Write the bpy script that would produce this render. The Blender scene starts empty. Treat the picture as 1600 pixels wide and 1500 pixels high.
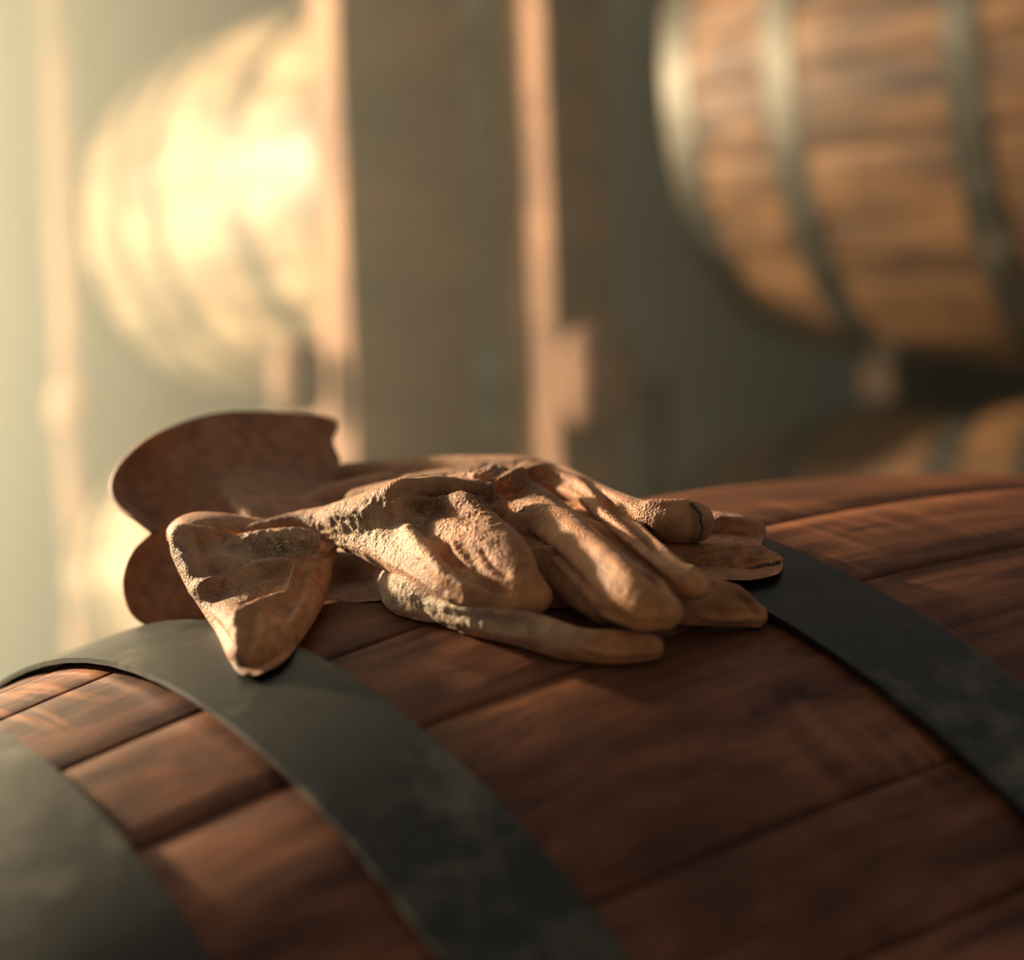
import bpy, bmesh, math, random
import numpy as np
from mathutils import Vector, Matrix, noise
from mathutils.bvhtree import BVHTree

R_ = math.radians
rnd = random.Random(7)
COL = bpy.context.scene.collection
SC = bpy.context.scene

# ------------------------------------------------------------------ camera
ZC = 1.187                       # eye height
FPX = 2600.0                     # focal length in pixels of the 1600 wide frame
ROLL, PITCH = R_(2.3), 0.0213
_c, _s = math.cos(ROLL), math.sin(ROLL)
_cp, _sp = math.cos(PITCH), math.sin(PITCH)
RIGHT = Vector((_c, -_s * _sp, -_s * _cp))
UP = Vector((_s, _c * _sp, _c * _cp))
FWD = Vector((0, _cp, -_sp))
EYE = Vector((0, 0, ZC))


def at(px, py, y):
    """photo pixel + distance into the room -> world point"""
    d = FWD + RIGHT * ((px - 800) / FPX) - UP * ((py - 750) / FPX)
    return EYE + d * (y / d.y)


def to_px(co):
    """world points (n,3) -> photo pixels"""
    v = co - np.array(EYE)
    w = v @ np.array(FWD)
    return np.stack([800 + FPX * (v @ np.array(RIGHT)) / w, 750 - FPX * (v @ np.array(UP)) / w], 1)


cd = bpy.data.cameras.new('camera')
cam = bpy.data.objects.new('camera', cd)
COL.objects.link(cam)
cd.sensor_width = 36
cd.sensor_fit = 'HORIZONTAL'
cd.lens = 36 * FPX / 1600
cd.clip_start = 0.02
m = Matrix((RIGHT, UP, -FWD)).transposed().to_4x4()
m.translation = EYE
cam.matrix_world = m
cd.dof.use_dof = True
cd.dof.focus_distance = 0.56
cd.dof.aperture_fstop = 4.2
SC.camera = cam

# ------------------------------------------------------------------ light
SC.view_settings.view_transform = 'Standard'
SC.view_settings.look = 'None'
SC.view_settings.gamma = 1
SC.view_settings.exposure = 0.0
world = bpy.data.worlds.new('world')
SC.world = world
world.use_nodes = True
world.node_tree.nodes['Background'].inputs[0].default_value = (1.0, 0.955, 0.90, 1)
world.node_tree.nodes['Background'].inputs[1].default_value = 0.20


def lamp(name, kind, loc, target, energy, color, size, **kw):
    l = bpy.data.lights.new(name, kind)
    o = bpy.data.objects.new(name, l)
    COL.objects.link(o)
    o.location = loc
    o.rotation_euler = (Vector(target) - Vector(loc)).to_track_quat('-Z', 'Y').to_euler()
    l.energy = energy
    l.color = color
    if kind == 'SPOT':
        l.shadow_soft_size = size
        l.spot_size = kw.get('cone', R_(100))
        l.spot_blend = 0.6
    elif kind == 'AREA':
        l.shape = 'RECTANGLE'
        l.size = size
        l.size_y = kw.get('size_y', size)
    return o


HAZE = 0.40
# low warm daylight coming in from behind on the left
lamp('window_light', 'SPOT', (-2.05, 2.0, ZC + 0.80), (0.1, 1.0, ZC - 0.1), 1500, (1.0, 0.80, 0.49), 0.07, cone=R_(136))
lamp('haze_fill', 'AREA', (-1.5, 2.5, ZC - 0.10), (0.4, 3.2, ZC - 0.05), 24, (1.0, 0.96, 0.64), 0.35, size_y=1.2)  # added unseen lamp, brightens the haze and the left barrels

# ------------------------------------------------------------------ materials


def mat(name):
    m = bpy.data.materials.new(name)
    m.use_nodes = True
    nt = m.node_tree
    b = nt.nodes['Principled BSDF']
    return m, nt, b


def N(nt, t, **kw):
    n = nt.nodes.new(t)
    for k, v in kw.items():
        if k in n.inputs.keys() if hasattr(n.inputs, 'keys') else False:
            n.inputs[k].default_value = v
        else:
            setattr(n, k, v)
    return n


def ramp(nt, fac, stops):
    r = nt.nodes.new('ShaderNodeValToRGB')
    e = r.color_ramp.elements
    while len(e) < len(stops):
        e.new(0.5)
    for i, (p, c) in enumerate(stops):
        e[i].position = p
        e[i].color = (*c, 1) if len(c) == 3 else c
    nt.links.new(fac, r.inputs[0])
    return r


def mix(nt, fac, a, b, mode='MIX'):
    n = nt.nodes.new('ShaderNodeMix')
    n.data_type = 'RGBA'
    n.blend_type = mode
    if isinstance(fac, (int, float)):
        n.inputs[0].default_value = fac
    else:
        nt.links.new(fac, n.inputs[0])
    for i, v in ((6, a), (7, b)):
        if isinstance(v, tuple):
            n.inputs[i].default_value = (*v, 1)
        else:
            nt.links.new(v, n.inputs[i])
    return n.outputs[2]


def wood_mat(name, dark, light, rough=0.55, grain=1.0, scratch=False, bump=0.4, spec=0.3):
    m, nt, b = mat(name)
    L = nt.links.new
    tc = N(nt, 'ShaderNodeTexCoord')
    inf = N(nt, 'ShaderNodeObjectInfo')
    off = N(nt, 'ShaderNodeVectorMath', operation='SCALE')
    comb = N(nt, 'ShaderNodeCombineXYZ')
    for i in range(3):
        L(inf.outputs['Random'], comb.inputs[i])
    L(comb.outputs[0], off.inputs[0])
    off.inputs['Scale'].default_value = 7.0
    add = N(nt, 'ShaderNodeVectorMath', operation='ADD')
    L(tc.outputs['Object'], add.inputs[0])
    L(off.outputs[0], add.inputs[1])
    mp = N(nt, 'ShaderNodeMapping')
    mp.inputs['Scale'].default_value = (5 * grain, 42 * grain, 42 * grain)
    L(add.outputs[0], mp.inputs[0])
    n1 = N(nt, 'ShaderNodeTexNoise')
    n1.inputs['Scale'].default_value = 1.6
    n1.inputs['Detail'].default_value = 9
    n1.inputs['Roughness'].default_value = 0.65
    n1.inputs['Distortion'].default_value = 0.5
    L(mp.outputs[0], n1.inputs['Vector'])
    n2 = N(nt, 'ShaderNodeTexNoise')
    n2.inputs['Scale'].default_value = 13 * grain
    n2.inputs['Detail'].default_value = 6
    L(add.outputs[0], n2.inputs['Vector'])
    c1 = ramp(nt, n1.outputs[0], [(0.32, dark), (0.66, light)])
    mud = ramp(nt, n2.outputs[0], [(0.38, (0.42, 0.38, 0.38)), (0.62, (1.15, 1.1, 1.05))])
    c = mix(nt, 0.75, c1.outputs[0], mud.outputs[0], 'MULTIPLY')
    per = N(nt, 'ShaderNodeMapRange')
    L(inf.outputs['Random'], per.inputs[0])
    per.inputs[3].default_value = 0.8
    per.inputs[4].default_value = 1.2
    hs = N(nt, 'ShaderNodeHueSaturation')
    L(per.outputs[0], hs.inputs['Value'])
    L(c, hs.inputs['Color'])
    c = hs.outputs[0]
    hgt = n1.outputs[0]
    if scratch:
        mp2 = N(nt, 'ShaderNodeMapping')
        mp2.inputs['Rotation'].default_value = (0, 0, R_(-30))
        mp2.inputs['Scale'].default_value = (150, 11, 11)
        L(tc.outputs['Object'], mp2.inputs[0])
        n3 = N(nt, 'ShaderNodeTexNoise')
        n3.inputs['Scale'].default_value = 1
        n3.inputs['Detail'].default_value = 3
        L(mp2.outputs[0], n3.inputs['Vector'])
        n4 = N(nt, 'ShaderNodeTexNoise')
        n4.inputs['Scale'].default_value = 9
        n4.inputs['Detail'].default_value = 2
        L(tc.outputs['Object'], n4.inputs['Vector'])
        r3 = ramp(nt, n3.outputs[0], [(0.5, (0, 0, 0)), (0.68, (1, 1, 1))])
        r4 = ramp(nt, n4.outputs[0], [(0.5, (0, 0, 0)), (0.62, (1, 1, 1))])
        mm = N(nt, 'ShaderNodeMath', operation='MULTIPLY')
        L(r3.outputs[0], mm.inputs[0])
        L(r4.outputs[0], mm.inputs[1])
        m2 = N(nt, 'ShaderNodeMath', operation='MULTIPLY')
        L(mm.outputs[0], m2.inputs[0])
        m2.inputs[1].default_value = 0.6
        c = mix(nt, m2.outputs[0], c, tuple(min(1, v * 1.9) for v in light))
        m3 = N(nt, 'ShaderNodeMath', operation='MULTIPLY_ADD')
        L(mm.outputs[0], m3.inputs[0])
        m3.inputs[1].default_value = 0.25
        L(n1.outputs[0], m3.inputs[2])
        hgt = m3.outputs[0]
    L(c, b.inputs['Base Color'])
    b.inputs['Roughness'].default_value = rough
    b.inputs['Specular IOR Level'].default_value = spec
    bp = N(nt, 'ShaderNodeBump')
    bp.inputs['Strength'].default_value = bump
    bp.inputs['Distance'].default_value = 0.0012
    L(hgt, bp.inputs['Height'])
    L(bp.outputs[0], b.inputs['Normal'])
    return m


def steel_mat(name, base, dust, rough=0.48, metallic=0.85):
    m, nt, b = mat(name)
    L = nt.links.new
    tc = N(nt, 'ShaderNodeTexCoord')
    n1 = N(nt, 'ShaderNodeTexNoise')
    n1.inputs['Scale'].default_value = 22
    n1.inputs['Detail'].default_value = 10
    n1.inputs['Roughness'].default_value = 0.68
    L(tc.outputs['Object'], n1.inputs['Vector'])
    n2 = N(nt, 'ShaderNodeTexNoise')
    n2.inputs['Scale'].default_value = 90
    n2.inputs['Detail'].default_value = 8
    L(tc.outputs['Object'], n2.inputs['Vector'])
    r = ramp(nt, n1.outputs[0], [(0.52, (0, 0, 0)), (0.66, (1, 1, 1))])
    c = mix(nt, r.outputs[0], base, dust)
    L(c, b.inputs['Base Color'])
    mr = N(nt, 'ShaderNodeMapRange')
    L(r.outputs[0], mr.inputs[0])
    mr.inputs[3].default_value = metallic
    mr.inputs[4].default_value = metallic * 0.3
    L(mr.outputs[0], b.inputs['Metallic'])
    rr = N(nt, 'ShaderNodeMapRange')
    L(n2.outputs[0], rr.inputs[0])
    rr.inputs[3].default_value = rough - 0.08
    rr.inputs[4].default_value = rough + 0.14
    L(rr.outputs[0], b.inputs['Roughness'])
    bp = N(nt, 'ShaderNodeBump')
    b.inputs['Specular IOR Level'].default_value = 0.5
    bp.inputs['Strength'].default_value = 0.25
    bp.inputs['Distance'].default_value = 0.0006
    L(n2.outputs[0], bp.inputs['Height'])
    L(bp.outputs[0], b.inputs['Normal'])
    return m


def leather_mat(name, base, dark, pale, tip, bump=0.5, pebble=1100.0):
    """suede / pigskin work leather; attribute 'wear' holds (pale rubbed areas, orange fingertips, dirty marks and painted shade)"""
    m, nt, b = mat(name)
    L = nt.links.new
    tc = N(nt, 'ShaderNodeTexCoord')
    at_ = N(nt, 'ShaderNodeAttribute')
    at_.attribute_name = 'wear_shade'
    sep = N(nt, 'ShaderNodeSeparateColor')
    L(at_.outputs['Color'], sep.inputs[0])
    n1 = N(nt, 'ShaderNodeTexNoise')
    n1.inputs['Scale'].default_value = 70
    n1.inputs['Detail'].default_value = 9
    n1.inputs['Roughness'].default_value = 0.62
    L(tc.outputs['Object'], n1.inputs['Vector'])
    c = ramp(nt, n1.outputs[0], [(0.34, dark), (0.60, base)]).outputs[0]
    c = mix(nt, sep.outputs[0], c, pale)
    c = mix(nt, sep.outputs[1], c, tip)
    n5 = N(nt, 'ShaderNodeTexNoise')
    n5.inputs['Scale'].default_value = 160
    n5.inputs['Detail'].default_value = 6
    L(tc.outputs['Object'], n5.inputs['Vector'])
    g = ramp(nt, n5.outputs[0], [(0.36, (0.62, 0.58, 0.56)), (0.6, (1.12, 1.1, 1.08))])
    c = mix(nt, 0.7, c, g.outputs[0], 'MULTIPLY')
    c = mix(nt, sep.outputs[2], c, tuple(v * 0.35 for v in dark))
    L(c, b.inputs['Base Color'])
    b.inputs['Roughness'].default_value = 0.62
    b.inputs['Specular IOR Level'].default_value = 0.35
    b.inputs['Sheen Weight'].default_value = 0.12
    b.inputs['Sheen Roughness'].default_value = 0.5
    v = N(nt, 'ShaderNodeTexVoronoi', feature='F1')
    v.inputs['Scale'].default_value = pebble
    L(tc.outputs['Object'], v.inputs['Vector'])
    n3 = N(nt, 'ShaderNodeTexNoise')
    n3.inputs['Scale'].default_value = 420
    n3.inputs['Detail'].default_value = 5
    L(tc.outputs['Object'], n3.inputs['Vector'])
    a = N(nt, 'ShaderNodeMath', operation='ADD')
    L(v.outputs['Distance'], a.inputs[0])
    L(n3.outputs[0], a.inputs[1])
    bp = N(nt, 'ShaderNodeBump')
    bp.inputs['Strength'].default_value = bump
    bp.inputs['Distance'].default_value = 0.0007
    L(a.outputs[0], bp.inputs['Height'])
    ca = N(nt, 'ShaderNodeAttribute')
    ca.attribute_name = 'crinkle'
    n6 = N(nt, 'ShaderNodeTexNoise')
    n6.inputs['Scale'].default_value = 330
    n6.inputs['Detail'].default_value = 3
    n6.inputs['Distortion'].default_value = 1.2
    L(tc.outputs['Object'], n6.inputs['Vector'])
    rg = ramp(nt, n6.outputs[0], [(0.38, (0, 0, 0)), (0.5, (1, 1, 1)), (0.66, (0.25, 0.25, 0.25))])
    cb = N(nt, 'ShaderNodeBump')
    cb.inputs['Distance'].default_value = 0.0011
    L(ca.outputs['Fac'], cb.inputs['Strength'])
    L(rg.outputs[0], cb.inputs['Height'])
    L(cb.outputs[0], bp.inputs['Normal'])
    L(bp.outputs[0], b.inputs['Normal'])
    return m


def plain_mat(name, a_, b_, scale=3.0, rough=0.85):
    m, nt, b = mat(name)
    tc = N(nt, 'ShaderNodeTexCoord')
    n1 = N(nt, 'ShaderNodeTexNoise')
    n1.inputs['Scale'].default_value = scale
    n1.inputs['Detail'].default_value = 8
    nt.links.new(tc.outputs['Object'], n1.inputs['Vector'])
    r = ramp(nt, n1.outputs[0], [(0.35, a_), (0.65, b_)])
    nt.links.new(r.outputs[0], b.inputs['Base Color'])
    b.inputs['Roughness'].default_value = rough
    return m


M_STAVE = wood_mat('stained_oak', (0.050, 0.0165, 0.011), (0.29, 0.112, 0.052), rough=0.5, scratch=True, bump=0.5, spec=0.15)
M_CHIME = wood_mat('oak_end_grain', (0.12, 0.06, 0.035), (0.30, 0.16, 0.09), rough=0.7)
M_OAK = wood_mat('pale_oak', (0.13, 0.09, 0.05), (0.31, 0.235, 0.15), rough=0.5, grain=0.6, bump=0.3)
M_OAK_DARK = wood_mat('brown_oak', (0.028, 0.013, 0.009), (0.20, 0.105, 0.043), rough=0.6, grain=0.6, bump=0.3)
M_POST = wood_mat('rack_timber', (0.13, 0.078, 0.048), (0.24, 0.13, 0.08), rough=0.8, grain=0.6, bump=0.2)
M_RAIL = wood_mat('dark_rail_timber', (0.02, 0.015, 0.012), (0.045, 0.032, 0.022), rough=0.95, spec=0.05, grain=0.6)
M_STEEL = steel_mat('dull_hoop_steel', (0.050, 0.048, 0.042), (0.12, 0.105, 0.068), rough=0.40, metallic=0.92)
M_STEEL_BG = steel_mat('worn_hoop_steel', (0.055, 0.052, 0.042), (0.09, 0.08, 0.06), rough=0.5)
M_WALL = plain_mat('olive_plaster', (0.05, 0.048, 0.038), (0.07, 0.066, 0.05), 2.0)
M_FLOOR = plain_mat('cellar_floor', (0.10, 0.09, 0.075), (0.16, 0.14, 0.11), 4.0)
M_GLOVE = leather_mat('tan_work_leather', (0.45, 0.198, 0.075), (0.27, 0.105, 0.038), (0.62, 0.42, 0.24), (0.62, 0.245, 0.066))
M_GLOVE_B = leather_mat('worn_tan_leather', (0.48, 0.20, 0.074), (0.30, 0.11, 0.042), (0.62, 0.46, 0.27), (0.62, 0.235, 0.066))
M_CUFF = leather_mat('brown_suede', (0.40, 0.175, 0.075), (0.32, 0.135, 0.058), (0.45, 0.26, 0.14), (0.4, 0.2, 0.1), bump=0.35, pebble=1400)
M_THREAD = plain_mat('waxed_thread', (0.05, 0.03, 0.02), (0.10, 0.06, 0.04), 300)

# ------------------------------------------------------------------ object helpers


def obj(name, me, material, parent=None, smooth=True):
    if isinstance(me, bmesh.types.BMesh):
        bm = me
        me = bpy.data.meshes.new(name)
        bmesh.ops.recalc_face_normals(bm, faces=bm.faces)
        bm.to_mesh(me)
        bm.free()
    o = bpy.data.objects.new(name, me)
    COL.objects.link(o)
    if material and not me.materials:
        me.materials.append(material)
    if smooth:
        me.polygons.foreach_set('use_smooth', [True] * len(me.polygons))
    if parent:
        o.parent = parent
    return o


def thing(name, label, cat, loc=(0, 0, 0), rot=None, group=None):
    o = bpy.data.objects.new(name, None)
    COL.objects.link(o)
    o.location = loc
    if rot:
        o.rotation_euler = rot
    o['label'] = label
    o['category'] = cat
    if group:
        o['group'] = group
    return o


def box_bm(sx, sy, sz, bevel=0.006, seg=2, c=(0, 0, 0)):
    bm = bmesh.new()
    bmesh.ops.create_cube(bm, size=1, matrix=Matrix.Translation(c) @ Matrix.Diagonal((sx, sy, sz, 1)))
    if bevel:
        bmesh.ops.bevel(bm, geom=bm.edges[:], offset=bevel, segments=seg, affect='EDGES', profile=0.5)
    return bm


# ------------------------------------------------------------------ the setting
bm = box_bm(12, 9, 0.1, 0, c=(0, 3, -0.05))
o = obj('floor', bm, M_FLOOR, smooth=False); o['kind'] = 'structure'
bm = box_bm(12, 0.12, 4.0, 0, c=(0, 4.56, 2.0))
o = obj('wall_back', bm, M_WALL, smooth=False); o['kind'] = 'structure'

# dusty air of the cellar behind the near barrel
bm = box_bm(9.0, 3.2, 3.6, 0, c=(0, 2.85, 1.85))
vm = bpy.data.materials.new('dusty_air')
vm.use_nodes = True
vt = vm.node_tree
vt.nodes.remove(vt.nodes['Principled BSDF'])
vs = vt.nodes.new('ShaderNodeVolumeScatter')
vs.inputs['Color'].default_value = (0.93, 0.95, 0.76, 1)
vc = vt.nodes.new('ShaderNodeTexCoord')
vx = vt.nodes.new('ShaderNodeSeparateXYZ')
vt.links.new(vc.outputs['Object'], vx.inputs[0])
vr = vt.nodes.new('ShaderNodeMapRange')        # density drops to the right to steepen the haze's fall-off in brightness
vr.interpolation_type = 'SMOOTHSTEP'
vr.inputs[1].default_value = -1.7
vr.inputs[2].default_value = 0.6
vr.inputs[3].default_value = HAZE
vr.inputs[4].default_value = 0.02
vt.links.new(vx.outputs[0], vr.inputs[0])
vt.links.new(vr.outputs[0], vs.inputs['Density'])
vs.inputs['Anisotropy'].default_value = 0.35
vt.links.new(vs.outputs[0], vt.nodes['Material Output'].inputs['Volume'])
o = obj('haze', bm, vm, smooth=False); o['kind'] = 'stuff'; o['label'] = 'dusty sunlit haze hanging in the air behind the near barrel'; o['category'] = 'haze'

# ------------------------------------------------------------------ barrels


def stave_bm(prof, L, a0, a1, crown, thick, nx=28, na=7, gap=0.0006, wob=0.0):
    """one bent stave between angles a0..a1 (radians, 0 = top, + towards the back)"""
    bm = bmesh.new()
    rows = []
    for i in range(nx + 1):
        s = -L / 2 + L * i / nx
        r = prof(s)
        g = gap / r
        ring = []
        for j in range(na + 1):
            t = (0, 0.025, 0.2, 0.4, 0.6, 0.8, 0.975, 1)[j] if na == 7 else j / na
            a = (a0 + g) + (a1 - a0 - 2 * g) * t
            e = 1 - (2 * t - 1) ** 2
            edge = 0.0006 if j in (0, na) else 0.0
            rr = r + crown * (e - 0.6) - edge + wob * math.sin(s * 9 + a0 * 5)
            ring.append(bm.verts.new((s, math.sin(a) * rr, math.cos(a) * rr)))
        for j in (na, 0):
            a = (a0 + g) + (a1 - a0 - 2 * g) * (j / na)
            rr = r - thick
            ring.append(bm.verts.new((s, math.sin(a) * rr, math.cos(a) * rr)))
        rows.append(ring)
    n = len(rows[0])
    for i in range(nx):
        for j in range(n):
            k = (j + 1) % n
            bm.faces.new((rows[i][j], rows[i + 1][j], rows[i + 1][k], rows[i][k]))
    bm.faces.new(rows[0])
    bm.faces.new(list(reversed(rows[-1])))
    return bm


def hoop_bm(prof, s0, s1, thick, lift=0.0006, na=120, nx=6, flare=0.0):
    bm = bmesh.new()
    rings = []
    sec = [(s0 + (s1 - s0) * i / nx, 1) for i in range(nx + 1)] + [(s1 - (s1 - s0) * i / nx, 0) for i in range(nx + 1)]
    for k in range(na):
        a = 2 * math.pi * k / na
        ring = []
        for q, (s, outer) in enumerate(sec):
            u = (s - s0) / (s1 - s0)
            r = prof(s) + lift + (thick if outer else 0) + 0.0004 * math.sin(7 * a + s * 30)
            if outer and (q == 0 or q == nx):
                r -= thick * 0.02
            ring.append(bm.verts.new((s, math.sin(a) * r, math.cos(a) * r)))
        rings.append(ring)
    n = len(sec)
    for k in range(na):
        r0, r1 = rings[k], rings[(k + 1) % na]
        for j in range(n):
            jj = (j + 1) % n
            f = bm.faces.new((r0[j], r1[j], r1[jj], r0[jj]))
            if j in (0, nx, nx + 1, 2 * nx + 1):      # crisp rim of the band
                f.edges[0].smooth = False
    return bm


def head_boards(prof, s, side, root, material, n=7, thick=0.02):
    rad = prof(s) - 0.024
    w = 2 * rad / n
    for i in range(n):
        y0, y1 = -rad + i * w + 0.0006, -rad + (i + 1) * w - 0.0006
        bm = bmesh.new()
        pts = []
        for k in range(7):
            y = y0 + (y1 - y0) * k / 6
            pts.append((y, math.sqrt(max(rad * rad - y * y, 1e-6))))
        loop = [(y, z) for y, z in pts] + [(y, -z) for y, z in reversed(pts)]
        f0 = [bm.verts.new((s, y, z)) for y, z in loop]
        f1 = [bm.verts.new((s - side * thick, y, z)) for y, z in loop]
        bm.faces.new(f0)
        bm.faces.new(list(reversed(f1)))
        for k in range(len(loop)):
            kk = (k + 1) % len(loop)
            bm.faces.new((f0[k], f1[k], f1[kk], f0[kk]))
        obj('head_board', bm, material, root, smooth=False)


def barrel(label, loc, yaw, R, k, L, seams, hoops, mats, crown, group=None, hoop_t=0.0018, nx=28, lift=0.0008):
    prof = lambda s: R - k * s * s
    root = thing('oak_barrel', label, 'barrel', loc, (0, 0, yaw), group)
    for a0, a1 in zip(seams, seams[1:]):
        obj('stave', stave_bm(prof, L, a0, a1, crown * (0.25 if abs(a0) < 0.5 else 1.0), 0.026, nx=nx), mats[0], root)
    for s0, s1 in hoops:
        obj('hoop', hoop_bm(prof, s0, s1, hoop_t, lift), mats[1], root)
    for side in (-1, 1):
        head_boards(prof, side * (L / 2 - 0.03), side, root, mats[2])
    return root


# the near barrel
S = 1.3
BC = Vector((0.1244 * S, 0.5825 * S, ZC - 0.3361 * S))
BYAW, BR, BK, BL = 0.6289, 0.416, 0.4782 / S, 1.08
deg = [-37.5, -31.1, -18.3, -9.8, 0.6]
while deg[0] > -171:
    deg.insert(0, deg[0] - rnd.uniform(7.5, 12))
deg = [d for d in deg if d > -168]
end = deg[0] + 360
while deg[-1] < end - 13:
    deg.append(deg[-1] + rnd.uniform(7.5, 12))
deg.append(end)
near = barrel('big dark-stained oak barrel with black hoops carrying the leather gloves', BC, BYAW, BR, BK, BL,
              [R_(d) for d in deg],
              [(-0.3654, -0.3272), (-0.2019, -0.1581), (-0.528, -0.4098), (0.1581, 0.2019), (0.3272, 0.3654), (0.4098, 0.528)],
              (M_STAVE, M_STEEL, M_CHIME), 0.0022, nx=48, hoop_t=0.0018, lift=0.0026)

# cradle that carries it (below the frame)
AX = Vector((math.cos(BYAW), math.sin(BYAW), 0))
cr = thing('barrel_cradle', 'heavy timber cradle under the near gloved barrel', 'rack', (BC.x, BC.y, 0), (0, 0, BYAW))
for sx in (-0.3, 0.3):
    r = BR - BK * sx * sx
    obj('cross_beam', box_bm(0.09, 0.8, 0.12, c=(sx, 0, BC.z - r - 0.062)), M_RAIL, cr, False)
    for sy in (-0.35, 0.35):
        obj('leg', box_bm(0.09, 0.09, BC.z - r - 0.122, c=(sx, sy, (BC.z - r - 0.122) / 2)), M_RAIL, cr, False)

# ------------------------------------------------------------------ barrels and rack behind


def even_seams(n, seed):
    q = random.Random(seed)
    w = [q.uniform(0.75, 1.3) for _ in range(n)]
    t = sum(w)
    a = [0.3]
    for x in w:
        a.append(a[-1] + x / t * 2 * math.pi)
    return a


def bg_barrel(label, px, py, y, R, yaw, mats, seed, L=0.9):
    p = at(px, py, y)
    k = (R * 0.19) / (L / 2) ** 2
    h = L / 2
    hoops = [(-h + 0.003, -h + 0.045), (-h + 0.155, -h + 0.195), (-0.075, -0.035), (0.035, 0.075), (h - 0.195, h - 0.155), (h - 0.045, h - 0.003)]
    b = barrel(label, p, yaw, R, k, L, even_seams(24, seed), hoops, mats, 0.0015, group='barrels on the rack behind', nx=18)
    # saddle that carries it
    st = thing('barrel_saddle', 'dark timber saddle under the ' + label.split(' with ')[0].split(' behind ')[0].split(' just ')[0], 'rack', (p.x, p.y, 0), (0, 0, yaw))
    return b, st, p, k


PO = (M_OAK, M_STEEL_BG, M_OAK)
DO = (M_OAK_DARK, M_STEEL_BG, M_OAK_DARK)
YAW_BG = R_(-32)
SPECS = [
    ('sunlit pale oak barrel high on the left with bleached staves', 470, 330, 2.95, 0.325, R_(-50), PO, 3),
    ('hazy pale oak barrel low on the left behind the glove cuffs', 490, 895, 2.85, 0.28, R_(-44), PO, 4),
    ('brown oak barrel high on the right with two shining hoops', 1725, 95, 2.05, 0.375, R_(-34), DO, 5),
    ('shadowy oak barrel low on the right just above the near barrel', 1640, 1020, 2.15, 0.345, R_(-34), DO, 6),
]
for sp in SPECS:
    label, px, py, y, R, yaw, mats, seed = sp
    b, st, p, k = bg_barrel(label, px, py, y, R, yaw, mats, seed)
    for sx in (-0.24, 0.24):
        r = R - k * sx * sx + 0.003
        top = p.z - r
        obj('rail', box_bm(0.05, 0.34, 0.05, c=(sx, 0, top - 0.025)), M_RAIL, st, False)
        for sy in (-0.14, 0.14):
            # wedge blocks on both sides of the belly
            bmw = bmesh.new()
            zt = p.z - math.sqrt(max(r * r - sy * sy, 0)) - 0.001
            w = 0.035
            zi = p.z - math.sqrt(r * r - (abs(sy) - w) ** 2) - 0.001
            sgn = 1 if sy > 0 else -1
            v = [(sx - 0.02, sy - sgn * w, top), (sx - 0.02, sy, top), (sx - 0.02, sy, zt), (sx - 0.02, sy - sgn * w, zi)]
            a = [bmw.verts.new(q) for q in v]
            c = [bmw.verts.new((q[0] + 0.04, q[1], q[2])) for q in v]
            bmw.faces.new(a); bmw.faces.new(list(reversed(c)))
            for i in range(4):
                bmw.faces.new((a[i], c[i], c[(i + 1) % 4], a[(i + 1) % 4]))
            obj('wedge', bmw, M_RAIL, st, False)
    st['tz'] = 0
    if py > 600:       # low barrels: saddle stands on the floor
        for sx in (-0.24, 0.24):
            r = R - k * sx * sx + 0.003
            for sy in (-0.13, 0.13):
                h = p.z - r - 0.05
                obj('leg', box_bm(0.05, 0.05, h, c=(sx, sy, h / 2)), M_RAIL, st, False)
    else:              # high barrels: saddle hangs from two side posts behind
        for sx in (-0.24, 0.24):
            r = R - k * sx * sx + 0.003
            h = p.z - r - 0.05
            obj('arm', box_bm(0.05, 0.46, 0.05, c=(sx, 0.39, h + 0.02)), M_RAIL, st, False)
            obj('leg', box_bm(0.05, 0.06, h + 0.05, c=(sx, 0.62, (h + 0.05) / 2)), M_RAIL, st, False)


def post(label, px_edge, y, W, D, yaw, bracket=None, h=2.6, brsize=(0.07, 0.07, 0.1)):
    """upright timber whose lit narrow side starts at px_edge; origin is its near corner"""
    p = at(px_edge, 400, y)
    root = thing('rack_post', label, 'post', (p.x, p.y, 0), (0, 0, yaw), 'upright timbers of the barrel rack')
    obj('upright', box_bm(W, D, h, 0.004, c=(W / 2, D / 2, h / 2)), M_POST, root, False)
    if bracket:
        bx, by, pxx, pyy = bracket
        z = at(pxx, pyy, y).z
        bm = bmesh.new()
        bmesh.ops.create_cube(bm, size=1, matrix=Matrix.Translation((bx, by, z)) @ Matrix.Diagonal((*brsize, 1)))
        bmesh.ops.bevel(bm, geom=bm.edges[:], offset=min(brsize) * 0.42, segments=4, affect='EDGES', profile=0.5)
        obj('bracket', bm, M_POST, root)
    return root


PY = R_(24)
post('wide upright timber dividing the picture, beside the pale high barrel', 540, 2.12, 0.172, 0.122, PY, (-0.05, 0.06, 450, 590))
post('orange-lit narrow upright timber right of the wide one', 862, 2.08, 0.09, 0.165, PY, (0.045, -0.03, 918, 590), brsize=(0.09, 0.06, 0.125))
post('washed-out upright timber at the far left edge', 96, 2.9, 0.03, 0.16, PY, (0.0, -0.02, 110, 640))

# ------------------------------------------------------------------ gloves


def clearance(p):
    """height of a point above the skin of the near barrel"""
    v = p - BC
    t = v.dot(AX)
    return (v - AX * t).length - (BR - BK * t * t)


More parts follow.
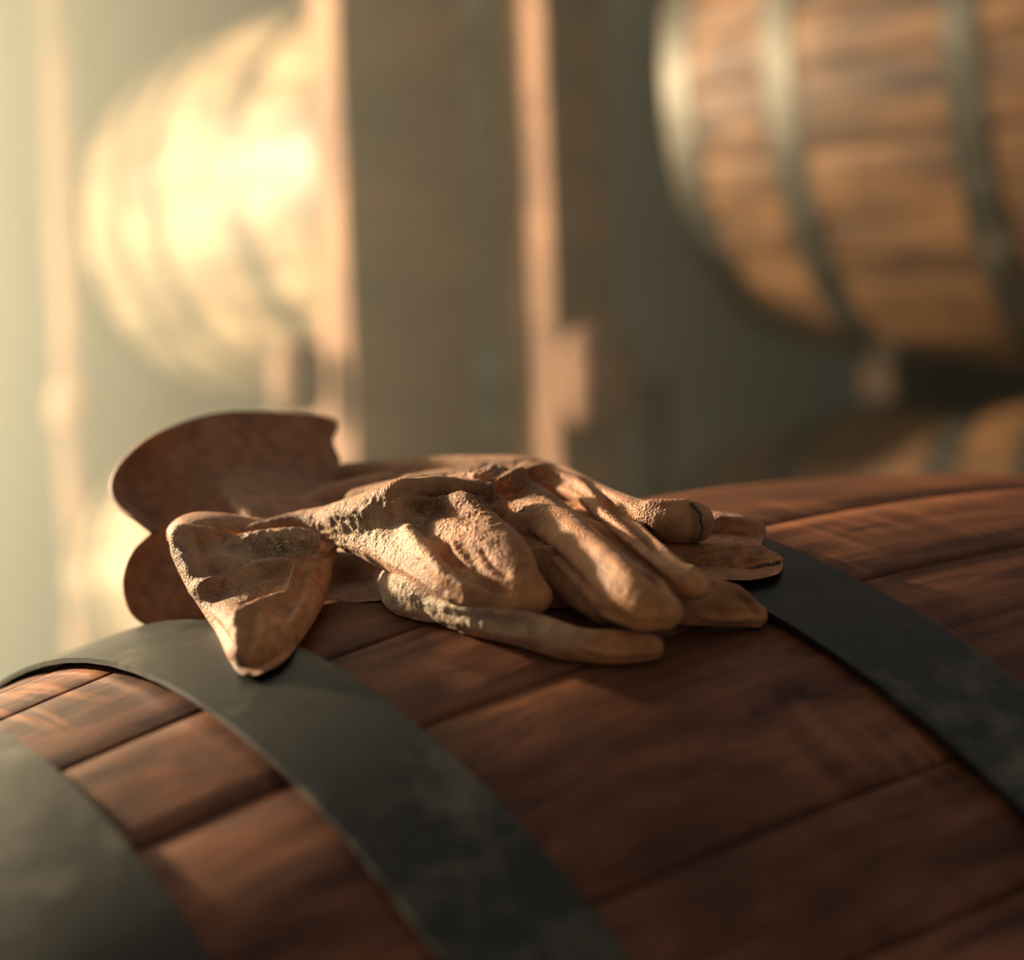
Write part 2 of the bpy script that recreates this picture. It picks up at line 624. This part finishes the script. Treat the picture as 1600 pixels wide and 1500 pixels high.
def tube_bm(bm, pts, base=0.0, ns=20, sub=4):
    """closed soft tube; pts = (px, py, distance, half width in px, half thickness in px)"""
    P = np.array(pts, float)
    n = len(P)
    for i, q in enumerate(P):        # keep the tube resting on the barrel instead of sinking in
        dr = at(q[0], q[1], 1.0) - EYE
        u = P[min(i + 1, n - 1)]
        v = P[max(i - 1, 0)]
        tan = (at(u[0], u[1], u[2]) - at(v[0], v[1], v[2])).normalized()
        a1 = tan.cross(dr.normalized()).normalized()
        a2 = tan.cross(a1).normalized()
        while q[2] > 0.45:
            p = EYE + dr * q[2] - BC
            nn = (p - AX * p.dot(AX)).normalized()
            f = q[2] / FPX
            need = base * 0.001 + 0.97 * math.hypot(q[3] * f * a1.dot(nn), q[4] * f * a2.dot(nn))
            if clearance(p + BC) >= need:
                break
            q[2] -= 0.0008
    # catmull-rom resample
    Q = []
    for i in range(n - 1):
        p0, p1, p2, p3 = P[max(i - 1, 0)], P[i], P[i + 1], P[min(i + 2, n - 1)]
        for k in range(sub):
            t = k / sub
            Q.append(0.5 * (2 * p1 + (p2 - p0) * t + (2 * p0 - 5 * p1 + 4 * p2 - p3) * t * t + (3 * p1 - p0 - 3 * p2 + p3) * t ** 3))
    Q.append(P[-1])
    C = [at(q[0], q[1], q[2]) for q in Q]
    W = [(q[3] * q[2] / FPX, q[4] * q[2] / FPX) for q in Q]
    T = [(C[min(i + 1, len(C) - 1)] - C[max(i - 1, 0)]).normalized() for i in range(len(C))]
    # round end caps
    ext = []
    for s in (0, 1):
        i = 0 if s == 0 else len(C) - 1
        d = -T[i] if s == 0 else T[i]
        caps = []
        for f in (0.35, 0.65, 0.88, 0.985):
            caps.append((C[i] + d * (0.85 * min(W[i]) + 0.15 * max(W[i])) * f, (W[i][0] * math.sqrt(1 - f * f), W[i][1] * math.sqrt(1 - f * f)), T[i]))
        ext.append(caps)
    seq = list(reversed(ext[0])) + list(zip(C, W, T)) + ext[1]
    rings = []
    for c, w, t in seq:
        view = (c - EYE).normalized()
        a1 = t.cross(view)
        if a1.length < 1e-4:
            a1 = RIGHT.copy()
        a1.normalize()
        a2 = t.cross(a1).normalized()
        rings.append([bm.verts.new(c + a1 * (w[0] * math.cos(2 * math.pi * k / ns)) + a2 * (w[1] * math.sin(2 * math.pi * k / ns))) for k in range(ns)])
    for i in range(len(rings) - 1):
        for k in range(ns):
            kk = (k + 1) % ns
            bm.faces.new((rings[i][k], rings[i + 1][k], rings[i + 1][kk], rings[i][kk]))
    bm.faces.new(rings[0])
    bm.faces.new(list(reversed(rings[-1])))


def fuse(bm, voxel, smooth):
    """fuse overlapping closed shapes into one continuous skin"""
    bmesh.ops.recalc_face_normals(bm, faces=bm.faces)
    me = bpy.data.meshes.new('tmp')
    bm.to_mesh(me)
    bm.free()
    o = bpy.data.objects.new('tmp', me)
    COL.objects.link(o)
    r = o.modifiers.new('r', 'REMESH')
    r.mode = 'VOXEL'
    r.voxel_size = voxel
    if smooth:
        s = o.modifiers.new('s', 'SMOOTH')
        s.factor = 0.5
        s.iterations = smooth
    dg = bpy.context.evaluated_depsgraph_get()
    out = bpy.data.meshes.new_from_object(o.evaluated_get(dg))
    bpy.data.objects.remove(o)
    bpy.data.meshes.remove(me)
    return out


def get_co(me):
    a = np.empty(len(me.vertices) * 3, np.float32)
    me.vertices.foreach_get('co', a)
    return a.reshape(-1, 3).astype(float)


def get_no(me):
    a = np.empty(len(me.vertices) * 3, np.float32)
    me.vertex_normals.foreach_get('vector', a)
    return a.reshape(-1, 3).astype(float)


def set_co(me, co):
    me.vertices.foreach_set('co', co.astype(np.float32).ravel())
    me.update()


def polydist(p, line):
    """distance in px, signed side, position 0..1 along a polyline"""
    L = np.array(line, float)
    best = np.full(len(p), 1e9)
    side = np.zeros(len(p))
    pos = np.zeros(len(p))
    seg = np.linalg.norm(np.diff(L, axis=0), axis=1)
    cum = np.concatenate([[0], np.cumsum(seg)]) / seg.sum()
    for i in range(len(L) - 1):
        a, b = L[i], L[i + 1]
        d = b - a
        t = np.clip(((p - a) @ d) / (d @ d), 0, 1)
        q = p - (a + t[:, None] * d)
        r = np.linalg.norm(q, axis=1)
        m = r < best
        best[m] = r[m]
        side[m] = np.sign(d[0] * q[m, 1] - d[1] * q[m, 0])
        pos[m] = cum[i] + t[m] * (cum[i + 1] - cum[i])
    return best, side, pos


def sculpt(me, strokes):
    """folds: (polyline, width px, height mm [, mode]) ; mode 'step' lifts only one side of the line"""
    co = get_co(me)
    no = get_no(me)
    view = co - np.array(EYE)
    view /= np.linalg.norm(view, axis=1)[:, None]
    front = np.clip(-(no * view).sum(1) * 2.5 + 0.35, 0, 1)
    px = to_px(co)
    for st in strokes:
        line, w, h = st[:3]
        mode = st[3] if len(st) > 3 else 'ridge'
        d, side, pos = polydist(px, line)
        taper = np.clip(np.minimum(pos, 1 - pos) * 5 + 0.15, 0, 1)
        if mode == 'ridge':
            f = np.exp(-(d / w) ** 2)
        elif mode == 'crease':       # narrow valley with soft lips
            f = -np.exp(-(d / w) ** 2) + 0.45 * np.exp(-((d - 1.9 * w) / (1.1 * w)) ** 2)
        elif mode == 'step':
            f = np.where(side > 0, np.exp(-(d / (2.2 * w)) ** 2), -0.3 * np.exp(-(d / (0.6 * w)) ** 2))
        co = co + no * (f * taper * front * h * 0.001)[:, None]
    set_co(me, co)


def settle(me):
    """let the leather lie on the barrel: nothing stays below its surface"""
    co = get_co(me)
    for lim, lift in (((-9, 9), 0.0012),):
        v = co - np.array(BC)
        t = v @ np.array(AX)
        rad = v - t[:, None] * np.array(AX)
        r = np.linalg.norm(rad, axis=1)
        hoop = (((t > -0.366) & (t < -0.3265)) | ((t > -0.203) & (t < -0.157))) * 0.0037
        want = BR - BK * t * t + lift + hoop
        push = np.clip(want - r, 0, None)
        view = co - np.array(EYE)
        view /= np.linalg.norm(view, axis=1)[:, None]
        # slide towards the eye rather than straight up, so the outline stays put
        n = rad / r[:, None]
        c = np.clip(-(view * n).sum(1), 0.25, 1)
        co = co - view * (push / c)[:, None]
    set_co(me, co)


def blobs(px, spec):
    v = np.zeros(len(px))
    for x, y, rx, ry, amt in spec:
        v += amt * np.exp(-((px[:, 0] - x) / rx) ** 2 - ((px[:, 1] - y) / ry) ** 2)
    return v


def wrinkle(me, zones, seed):
    """crumpled leather: ridged noise, strongest in the given zones (x, y, rx, ry, mm)"""
    co = get_co(me)
    no = get_no(me)
    px = to_px(co)
    amp = blobs(px, zones)
    out = np.zeros(len(co))
    o = Vector((seed * 3.1, seed * 1.7, 0))
    for i, c in enumerate(co):
        v = Vector(c)
        a = amp[i]
        s = 0.10 * noise.noise(v * 38 + o)
        r1 = 1 - abs(noise.noise(v * 105 + o)) * 2.2
        s += 0.12 * (r1 - 0.5)
        if a > 0.02:
            w = v * 230 + o + Vector((noise.noise(v * 90), noise.noise(v * 90 + o), 0)) * 1.2
            r2 = 1 - abs(noise.noise(w)) * 2.4
            r3 = 1 - abs(noise.noise(v * 480 + o)) * 2.0
            s += a * (0.5 * (r2 - 0.45) + 0.32 * (r3 - 0.4))
        out[i] = s
    set_co(me, co + no * (out * 0.001)[:, None])


def paint(me, pale, tip, dirt_shade, seed, crinkle=()):
    co = get_co(me)
    px = to_px(co)
    j = np.array([noise.noise(Vector(c) * 60 + Vector((seed, 0, 0))) for c in co])
    col = np.ones((len(co), 4), np.float32)
    for k, spec in enumerate((pale, tip, dirt_shade)):
        v = blobs(px, spec)
        col[:, k] = np.clip(v * (1 + 0.9 * j) , 0, 1)
    a = me.color_attributes.new('wear_shade', 'FLOAT_COLOR', 'POINT')
    a.data.foreach_set('color', col.ravel())
    c = me.attributes.new('crinkle', 'FLOAT', 'POINT')
    c.data.foreach_set('value', np.clip(blobs(px, crinkle) * (1 + 0.8 * j) + 0.06, 0, 1.3).astype(np.float32))


def sheet(name, rows, material, parent, thick=0.0016, sub=7, wav=0.0003):
    """leather sheet from a grid of (px, py, distance) control points"""
    G = np.array([[tuple(at(*p)) for p in r] for r in rows])

    def cr(A, m):
        n = len(A)
        out = []
        for i in range(n - 1):
            p0, p1, p2, p3 = A[max(i - 1, 0)], A[i], A[i + 1], A[min(i + 2, n - 1)]
            for k in range(m):
                t = k / m
                out.append(0.5 * (2 * p1 + (p2 - p0) * t + (2 * p0 - 5 * p1 + 4 * p2 - p3) * t * t + (3 * p1 - p0 - 3 * p2 + p3) * t ** 3))
        out.append(A[-1])
        return np.array(out)
    H = cr(G, sub)
    H = np.array([cr(r, sub) for r in H])
    ni, nj = H.shape[:2]
    bm = bmesh.new()
    V = [[bm.verts.new(Vector(H[i, j]) + Vector((0, 1, 0)) * (wav * 6 * noise.noise(Vector(H[i, j]) * 60))) for j in range(nj)] for i in range(ni)]
    for i in range(ni - 1):
        for j in range(nj - 1):
            bm.faces.new((V[i][j], V[i + 1][j], V[i + 1][j + 1], V[i][j + 1]))
    bmesh.ops.recalc_face_normals(bm, faces=bm.faces)
    bmesh.ops.solidify(bm, geom=bm.faces[:], thickness=thick)
    return obj(name, bm, material, parent)


def stitches(name, line, tree, parent, step=7, lift=0.0005, rad=0.0006, ln=0.0022):
    """row of short thread stitches laid on the skin along a line of photo pixels"""
    L = np.array(line, float)
    seg = np.linalg.norm(np.diff(L, axis=0), axis=1)
    cum = np.concatenate([[0], np.cumsum(seg)])
    pts = []
    for d in np.arange(0, cum[-1], step):
        x = np.interp(d, cum, L[:, 0]); y = np.interp(d, cum, L[:, 1])
        dr = (at(x, y, 1.0) - EYE).normalized()
        hit = tree.ray_cast(EYE, dr)
        if hit[0] is not None:
            pts.append((hit[0] + hit[1] * lift, hit[1]))
    bm = bmesh.new()
    for i in range(len(pts) - 1):
        a, b = pts[i][0], pts[i + 1][0]
        d = (b - a)
        if d.length > 0.012:
            continue
        c = (a + b) / 2
        mt = Matrix.Translation(c) @ d.to_track_quat('Z', 'Y').to_matrix().to_4x4() @ Matrix.Diagonal((rad, rad, ln / 2, 1))
        bmesh.ops.create_icosphere(bm, subdivisions=2, radius=1, matrix=mt)
    return obj(name, bm, M_THREAD, parent)


def tree_of(me):
    bm = bmesh.new()
    bm.from_mesh(me)
    t = BVHTree.FromBMesh(bm)
    bm.free()
    return t


# ---- upper glove: hand part
VOX = 0.00065
bm = bmesh.new()
# wrist fold and front hump of the back of the hand
tube_bm(bm, [(392, 832, .600, 13, 14), (450, 822, .606, 20, 18), (510, 820, .600, 30, 24), (560, 816, .586, 42, 34), (620, 810, .575, 54, 42), (690, 812, .575, 64, 46), (750, 812, .579, 60, 46)])
tube_bm(bm, [(560, 785, .625, 22, 26), (630, 772, .618, 24, 30), (700, 775, .610, 28, 34), (790, 770, .602, 36, 38)])
# first finger (broad, leaf shaped)
tube_bm(bm, [(670, 815, .578, 55, 34), (725, 848, .563, 66, 36), (772, 880, .550, 62, 34), (808, 914, .540, 46, 28), (840, 934, .533, 27, 22)], 8)
tube_bm(bm, [(620, 830, .585, 26, 24), (660, 880, .572, 26, 24), (720, 925, .555, 26, 22), (790, 942, .545, 20, 18), (838, 942, .538, 20, 18)], 8)
tube_bm(bm, [(545, 828, .590, 32, 26), (600, 848, .572, 38, 28), (650, 878, .556, 38, 28), (705, 912, .552, 32, 26), (770, 938, .543, 22, 20)], 8)
# second finger (longest)
tube_bm(bm, [(770, 765, .602, 40, 36), (835, 805, .590, 46, 38), (900, 862, .572, 50, 40), (965, 918, .510, 50, 38), (1012, 943, .498, 45, 32), (1040, 956, .496, 30, 26)], 7)
tube_bm(bm, [(770, 800, .600, 26, 22), (840, 850, .586, 38, 24), (900, 905, .568, 40, 26), (950, 945, .552, 34, 24)], 5)
# third finger
tube_bm(bm, [(830, 745, .630, 26, 30), (900, 780, .612, 34, 32), (960, 830, .594, 38, 30), (1020, 880, .532, 34, 28), (1062, 908, .514, 28, 24), (1088, 918, .508, 21, 20)], 7)
tube_bm(bm, [(1050, 893, .520, 15, 16), (1082, 902, .512, 18, 18), (1096, 920, .510, 15, 16)], 6)
# fourth finger, lying back with a squared seam at the tip
tube_bm(bm, [(880, 745, .655, 18, 24), (940, 782, .645, 24, 28), (1000, 808, .632, 28, 30), (1050, 816, .622, 32, 30), (1086, 816, .616, 33, 30)], 12)
# far side of the back of the hand
tube_bm(bm, [(545, 748, .690, 26, 34), (600, 752, .688, 34, 40), (680, 748, .682, 36, 44), (760, 742, .672, 31, 46), (830, 744, .660, 30, 40), (890, 762, .650, 20, 30)])
tube_bm(bm, [(600, 800, .650, 48, 30), (700, 790, .645, 52, 42), (800, 785, .630, 46, 42), (880, 790, .625, 30, 36)])
tube_bm(bm, [(470, 800, .650, 22, 26), (520, 785, .662, 30, 34), (600, 775, .668, 38, 40)])
tube_bm(bm, [(650, 826, .592, 26, 24), (740, 822, .592, 28, 26), (840, 822, .596, 28, 26), (930, 812, .606, 26, 24)])
# thumb, folded down towards the camera like a wedge
tube_bm(bm, [(392, 862, .578, 112, 22), (398, 890, .573, 108, 24), (408, 925, .566, 93, 28), (414, 965, .548, 72, 28), (408, 1005, .532, 50, 26), (392, 1032, .522, 28, 22)], 3)
tube_bm(bm, [(284, 838, .575, 20, 22), (292, 870, .573, 22, 22), (325, 930, .562, 22, 20), (352, 975, .548, 20, 20), (372, 1020, .530, 18, 18), (382, 1040, .523, 15, 15)], 2)
tube_bm(bm, [(284, 838, .575, 20, 20), (330, 850, .582, 26, 18), (400, 868, .590, 24, 16), (470, 872, .592, 22, 18), (508, 868, .590, 22, 20)])
tube_bm(bm, [(500, 872, .586, 22, 20), (490, 920, .572, 24, 22), (462, 970, .552, 26, 24), (425, 1012, .532, 28, 24), (398, 1036, .523, 20, 20)], 2)
me = fuse(bm, VOX, 4)
sculpt(me, [
    # long folds of the back of the hand
    ([(585, 778), (640, 752), (700, 742), (770, 745)], 9, 2.2),
    ([(640, 768), (700, 766), (765, 770), (800, 762)], 9, -4.6),
    ([(600, 790), (660, 778), (720, 780), (770, 792)], 9, 1.6),
    ([(700, 785), (745, 775), (790, 750), (850, 735)], 8, 2.4),
    ([(745, 788), (790, 776), (830, 765)], 9, -2.0),
    ([(640, 800), (700, 798), (740, 806)], 10, -2.2),
    ([(790, 745), (850, 733), (900, 752), (950, 790)], 6, 1.8),
    # gaps between the fingers
    ([(768, 798), (815, 828), (870, 868), (905, 905), (940, 945)], 5, -2.2),
    ([(850, 765), (900, 790), (960, 845), (1010, 888), (1050, 925)], 7, -5.0),
    ([(805, 775), (860, 800), (930, 850), (1000, 910)], 14, 1.4),
    ([(930, 765), (990, 815), (1030, 858)], 8, -4.2),
    # seams on second finger
    ([(930, 955), (1000, 983), (1050, 980)], 4, -0.8, 'crease'),
    # first finger folds
    ([(620, 800), (650, 850), (700, 905), (780, 930)], 12, 2.6),
    ([(690, 830), (700, 870), (740, 910), (800, 925)], 10, -2.6),
    ([(700, 840), (722, 870), (742, 900)], 7, 1.8),
    ([(745, 850), (770, 885), (800, 905)], 6, -1.0),
    ([(590, 868), (650, 900), (720, 948)], 5, 0.8),
    # wrist band
    ([(500, 812), (540, 800), (590, 795)], 12, 1.6),
    ([(405, 845), (455, 850), (520, 866), (560, 872)], 7, -3.0),
    ([(330, 838), (380, 854), (440, 864), (500, 870)], 13, -3.6),
    ([(285, 850), (300, 895), (330, 935)], 14, 1.2),
    ([(390, 852), (450, 862), (510, 874)], 3, 1.6),
    ([(430, 842), (480, 856), (530, 868)], 3, 1.4),
    # thumb: long fold, puffed tip and piped seam
    ([(300, 925), (370, 905), (430, 880), (470, 868)], 11, 3.6),
    ([(370, 960), (372, 990), (362, 1030)], 8, 1.2),
    ([(375, 950), (405, 928), (440, 922)], 9, -2.4),
    ([(362, 985), (385, 958), (425, 943), (455, 932)], 8, 3.2),
    ([(447, 934), (458, 905), (464, 880)], 5, 3.4),
    ([(474, 880), (470, 915), (455, 950)], 7, -1.0),
    ([(390, 965), (392, 1000), (378, 1035)], 7, -1.5),
    ([(405, 950), (412, 985), (398, 1020)], 8, 1.3),
    ([(478, 900), (474, 940), (456, 980)], 8, 1.2),
    ([(430, 960), (428, 1000), (410, 1035)], 9, 0.9),
    ([(455, 945), (440, 985), (432, 1010)], 5, -0.9),
    # fourth finger cap
    ([(1086, 785), (1093, 815), (1088, 850)], 4, -1.6, 'crease'),
    ([(1000, 788), (1050, 786), (1090, 786)], 5, 1.4),
    ([(880, 765), (930, 790), (1000, 850)], 6, 1.0),
])
settle(me)
wrinkle(me, [(540, 820, 110, 45, 0.9), (690, 790, 110, 40, 0.7), (800, 775, 60, 40, 0.8), (380, 880, 120, 60, 0.55), (450, 850, 90, 25, 0.9),
             (720, 850, 70, 60, 0.5), (930, 800, 60, 40, 0.35), (760, 725, 90, 22, 0.4)], 1)
paint(me,
      [(560, 825, 85, 40, 0.9), (640, 850, 50, 40, 0.4), (420, 860, 90, 26, 0.75), (285, 860, 24, 60, 0.5), (345, 940, 50, 60, 0.3), (700, 890, 50, 40, 0.12), (650, 735, 90, 30, 0.2)],
      [(430, 990, 70, 60, 0.75), (740, 860, 80, 60, 0.5), (900, 830, 90, 60, 0.35), (1010, 950, 70, 45, 0.8), (1095, 920, 30, 25, 0.7), (830, 935, 50, 30, 0.7), (480, 920, 40, 60, 0.5)],
      [(375, 1040, 16, 14, 0.8), (440, 858, 80, 10, 0.22), (1088, 815, 5, 40, 0.5), (780, 925, 14, 8, 0.4)], 1,
      [(530, 815, 70, 32, 1.0), (680, 785, 100, 34, 0.8), (810, 760, 60, 34, 0.9), (350, 930, 60, 40, 0.8), (430, 890, 60, 30, 0.5), (285, 860, 26, 50, 0.8), (740, 840, 70, 40, 0.5), (440, 850, 80, 20, 0.8), (780, 722, 90, 18, 0.5), (900, 790, 60, 30, 0.35)])
g1 = thing('leather_glove', 'upper tan leather work glove, nearer the camera, thumb folded down over the edge', 'glove', at(640, 850, .62), group='pair of work gloves on the near barrel')
G1M = Matrix.Translation(g1.location).inverted()


def child(o, root):
    """keep world placement while parenting"""
    o.parent = root
    o.matrix_parent_inverse = Matrix.Translation(root.location).inverted()
    return o


t1 = tree_of(me)
child(obj('hand', me, M_GLOVE), g1)

# ---- upper glove: gauntlet cuff standing up at the left
rim = [(236, 834, .626), (212, 815, .630), (186, 797, .636), (171, 766, .644), (178, 735, .652), (203, 706, .660), (238, 679, .668), (285, 660, .678), (340, 648, .690), (400, 645, .698), (462, 648, .706), (519, 657, .714), (519, 688, .710), (532, 722, .700)]
mid = [(250, 842, .640), (238, 828, .646), (222, 808, .654), (214, 774, .662), (222, 745, .668), (246, 720, .672), (280, 704, .676), (322, 696, .682), (365, 690, .686), (410, 688, .692), (456, 694, .698), (500, 704, .704), (512, 722, .700), (530, 745, .692)]
inn = [(265, 850, .640), (266, 838, .646), (268, 818, .652), (272, 795, .658), (290, 775, .662), (312, 760, .664), (335, 748, .667), (362, 742, .670), (392, 738, .674), (424, 738, .678), (460, 745, .682), (490, 756, .684), (510, 762, .682), (532, 772, .676)]
low = [(280, 862, .634), (292, 860, .634), (305, 850, .634), (325, 838, .634), (345, 826, .634), (365, 815, .634), (385, 806, .620), (405, 800, .628), (430, 796, .636), (455, 796, .640), (480, 798, .642), (505, 800, .644), (520, 805, .645), (540, 810, .645)]
bot = [(300, 880, .626), (318, 880, .622), (335, 872, .618), (360, 862, .614), (385, 852, .612), (400, 845, .612), (420, 840, .614), (440, 838, .618), (460, 836, .626), (480, 836, .632), (500, 838, .636), (520, 840, .640), (535, 842, .642), (550, 845, .642)]
child(sheet('cuff', [rim, mid, inn, low, bot], M_CUFF, None, sub=6), g1)
# its far wall, so the cuff is an open sleeve
far = [[(x + (330 - x) * f + 8, y + (790 - y) * f + 8, d + 0.03 + 0.01 * f) for x, y, d in r] for r, f in ((rim, .10), (mid, .08), (inn, .05), (low, .0))]
child(sheet('cuff_lining', far, M_CUFF, None, sub=4), g1)
# small turned back edge of the wrist opening above the thumb
child(sheet('cuff_fold', [
    [(262, 845, .596), (262, 826, .600), (280, 808, .598), (310, 800, .604), (350, 802, .608), (395, 808, .612), (440, 815, .612)],
    [(268, 850, .578), (268, 832, .580), (288, 815, .584), (318, 810, .590), (352, 815, .596), (395, 822, .602), (440, 826, .606)],
    [(276, 856, .574), (278, 842, .574), (296, 826, .578), (322, 822, .584), (354, 828, .590), (396, 834, .598), (440, 836, .602)]], M_GLOVE, None, sub=6), g1)
child(stitches('stitching', [(1080, 786), (1092, 800), (1096, 822), (1092, 842), (1080, 852)], t1, None), g1)

# ---- lower glove: hand part
bm = bmesh.new()
tube_bm(bm, [(440, 900, .618, 36, 16), (520, 902, .606, 42, 16), (600, 905, .594, 34, 16), (640, 915, .585, 30, 16)], -14)
tube_bm(bm, [(600, 900, .590, 18, 16), (625, 912, .598, 44, 20), (665, 930, .585, 42, 20), (715, 955, .570, 24, 18)])
tube_bm(bm, [(690, 950, .568, 24, 26), (750, 968, .556, 28, 26), (820, 985, .546, 26, 24), (880, 1002, .534, 28, 22), (950, 1012, .527, 25, 20), (1005, 1012, .522, 22, 18), (1022, 1012, .521, 18, 16)])
tube_bm(bm, [(600, 850, .675, 50, 24), (760, 850, .660, 50, 24), (900, 855, .630, 50, 22), (980, 880, .604, 36, 20)])
tube_bm(bm, [(660, 890, .62, 40, 14), (760, 905, .60, 46, 14), (900, 900, .595, 50, 14), (980, 905, .59, 36, 16)])
tube_bm(bm, [(940, 905, .600, 30, 16), (1030, 935, .585, 36, 18), (1100, 942, .570, 36, 20), (1150, 950, .561, 30, 22), (1182, 962, .555, 19, 18)])
tube_bm(bm, [(930, 850, .618, 30, 28), (1030, 868, .606, 28, 26), (1110, 876, .597, 28, 24), (1170, 880, .590, 27, 22), (1206, 880, .587, 20, 18)])
tube_bm(bm, [(940, 812, .660, 22, 24), (1040, 818, .645, 24, 24), (1120, 825, .632, 26, 22), (1160, 830, .626, 25, 20), (1178, 832, .624, 22, 20)])
me = fuse(bm, VOX, 4)
sculpt(me, [
    ([(580, 880), (640, 890), (700, 925)], 10, -1.4),
    ([(600, 915), (660, 935), (720, 955)], 10, 1.4),
    ([(700, 948), (760, 955), (850, 965), (900, 975)], 6, -1.4, 'crease'),
    ([(900, 1010), (950, 1022), (1030, 1018)], 4, -1.4, 'crease'),
    ([(930, 985), (980, 990), (1030, 998)], 5, 0.9),
    ([(700, 962), (760, 985), (840, 1000)], 6, 0.9),
    ([(1100, 905), (1145, 915), (1180, 945)], 6, 1.4),
    ([(1150, 925), (1172, 945), (1185, 962)], 6, -1.6),
    ([(1090, 965), (1140, 968), (1195, 966)], 5, -0.9, 'crease'),
    ([(1080, 860), (1130, 856), (1180, 852), (1215, 866)], 5, 1.6),
    ([(1100, 846), (1130, 846), (1165, 842)], 7, -3.0),
    ([(1160, 888), (1195, 884), (1225, 872)], 3.5, -1.5, 'crease'),
    ([(1185, 868), (1200, 862), (1220, 868)], 5, -1.4),
    ([(1110, 808), (1150, 812), (1190, 822)], 5, 1.2),
    ([(1182, 820), (1184, 850)], 4, 1.2),
])
settle(me)
wrinkle(me, [(620, 930, 90, 40, 0.6), (760, 975, 90, 25, 0.9), (880, 1000, 60, 30, 0.5), (1120, 870, 80, 25, 0.35), (1130, 940, 60, 30, 0.3)], 2)
paint(me,
      [(640, 925, 90, 55, 0.9), (780, 970, 80, 30, 0.55), (870, 990, 60, 30, 0.4)],
      [(990, 1010, 80, 30, 0.8), (1150, 965, 60, 25, 0.45), (1200, 890, 50, 18, 0.7)],
      [(510, 900, 70, 50, 0.75), (1165, 935, 18, 12, 0.4)], 2,  # first mark: shade painted on the wrist beneath the upper glove
      [(640, 925, 70, 40, 0.7), (780, 970, 90, 25, 0.9), (1140, 870, 80, 25, 0.6)])
g2 = thing('leather_glove', 'lower worn leather work glove, lying flat on the barrel beneath the other one', 'glove', at(700, 950, .60), group='pair of work gloves on the near barrel')
t2 = tree_of(me)
child(obj('hand', me, M_GLOVE_B), g2)
rim = [(250, 820, .632), (232, 836, .630), (206, 862, .626), (192, 900, .622), (195, 940, .618), (212, 968, .616), (245, 982, .615), (290, 984, .612), (338, 978, .606)]
mid = [(300, 825, .634), (275, 850, .632), (252, 872, .630), (240, 902, .628), (240, 935, .624), (255, 958, .620), (285, 970, .617), (325, 975, .612), (365, 974, .604)]
inn = [(370, 835, .626), (340, 860, .624), (322, 880, .622), (315, 905, .620), (318, 930, .616), (335, 948, .612), (360, 960, .607), (395, 966, .602), (430, 966, .598)]
bot = [(480, 850, .610), (455, 870, .606), (440, 888, .603), (435, 906, .601), (440, 925, .598), (450, 938, .595), (468, 948, .592), (490, 955, .588), (515, 956, .584)]
child(sheet('cuff', [rim, mid, inn, bot], M_CUFF, None, sub=6), g2)
child(stitches('stitching', [(1150, 890), (1185, 886), (1224, 876)], t2, None), g2)
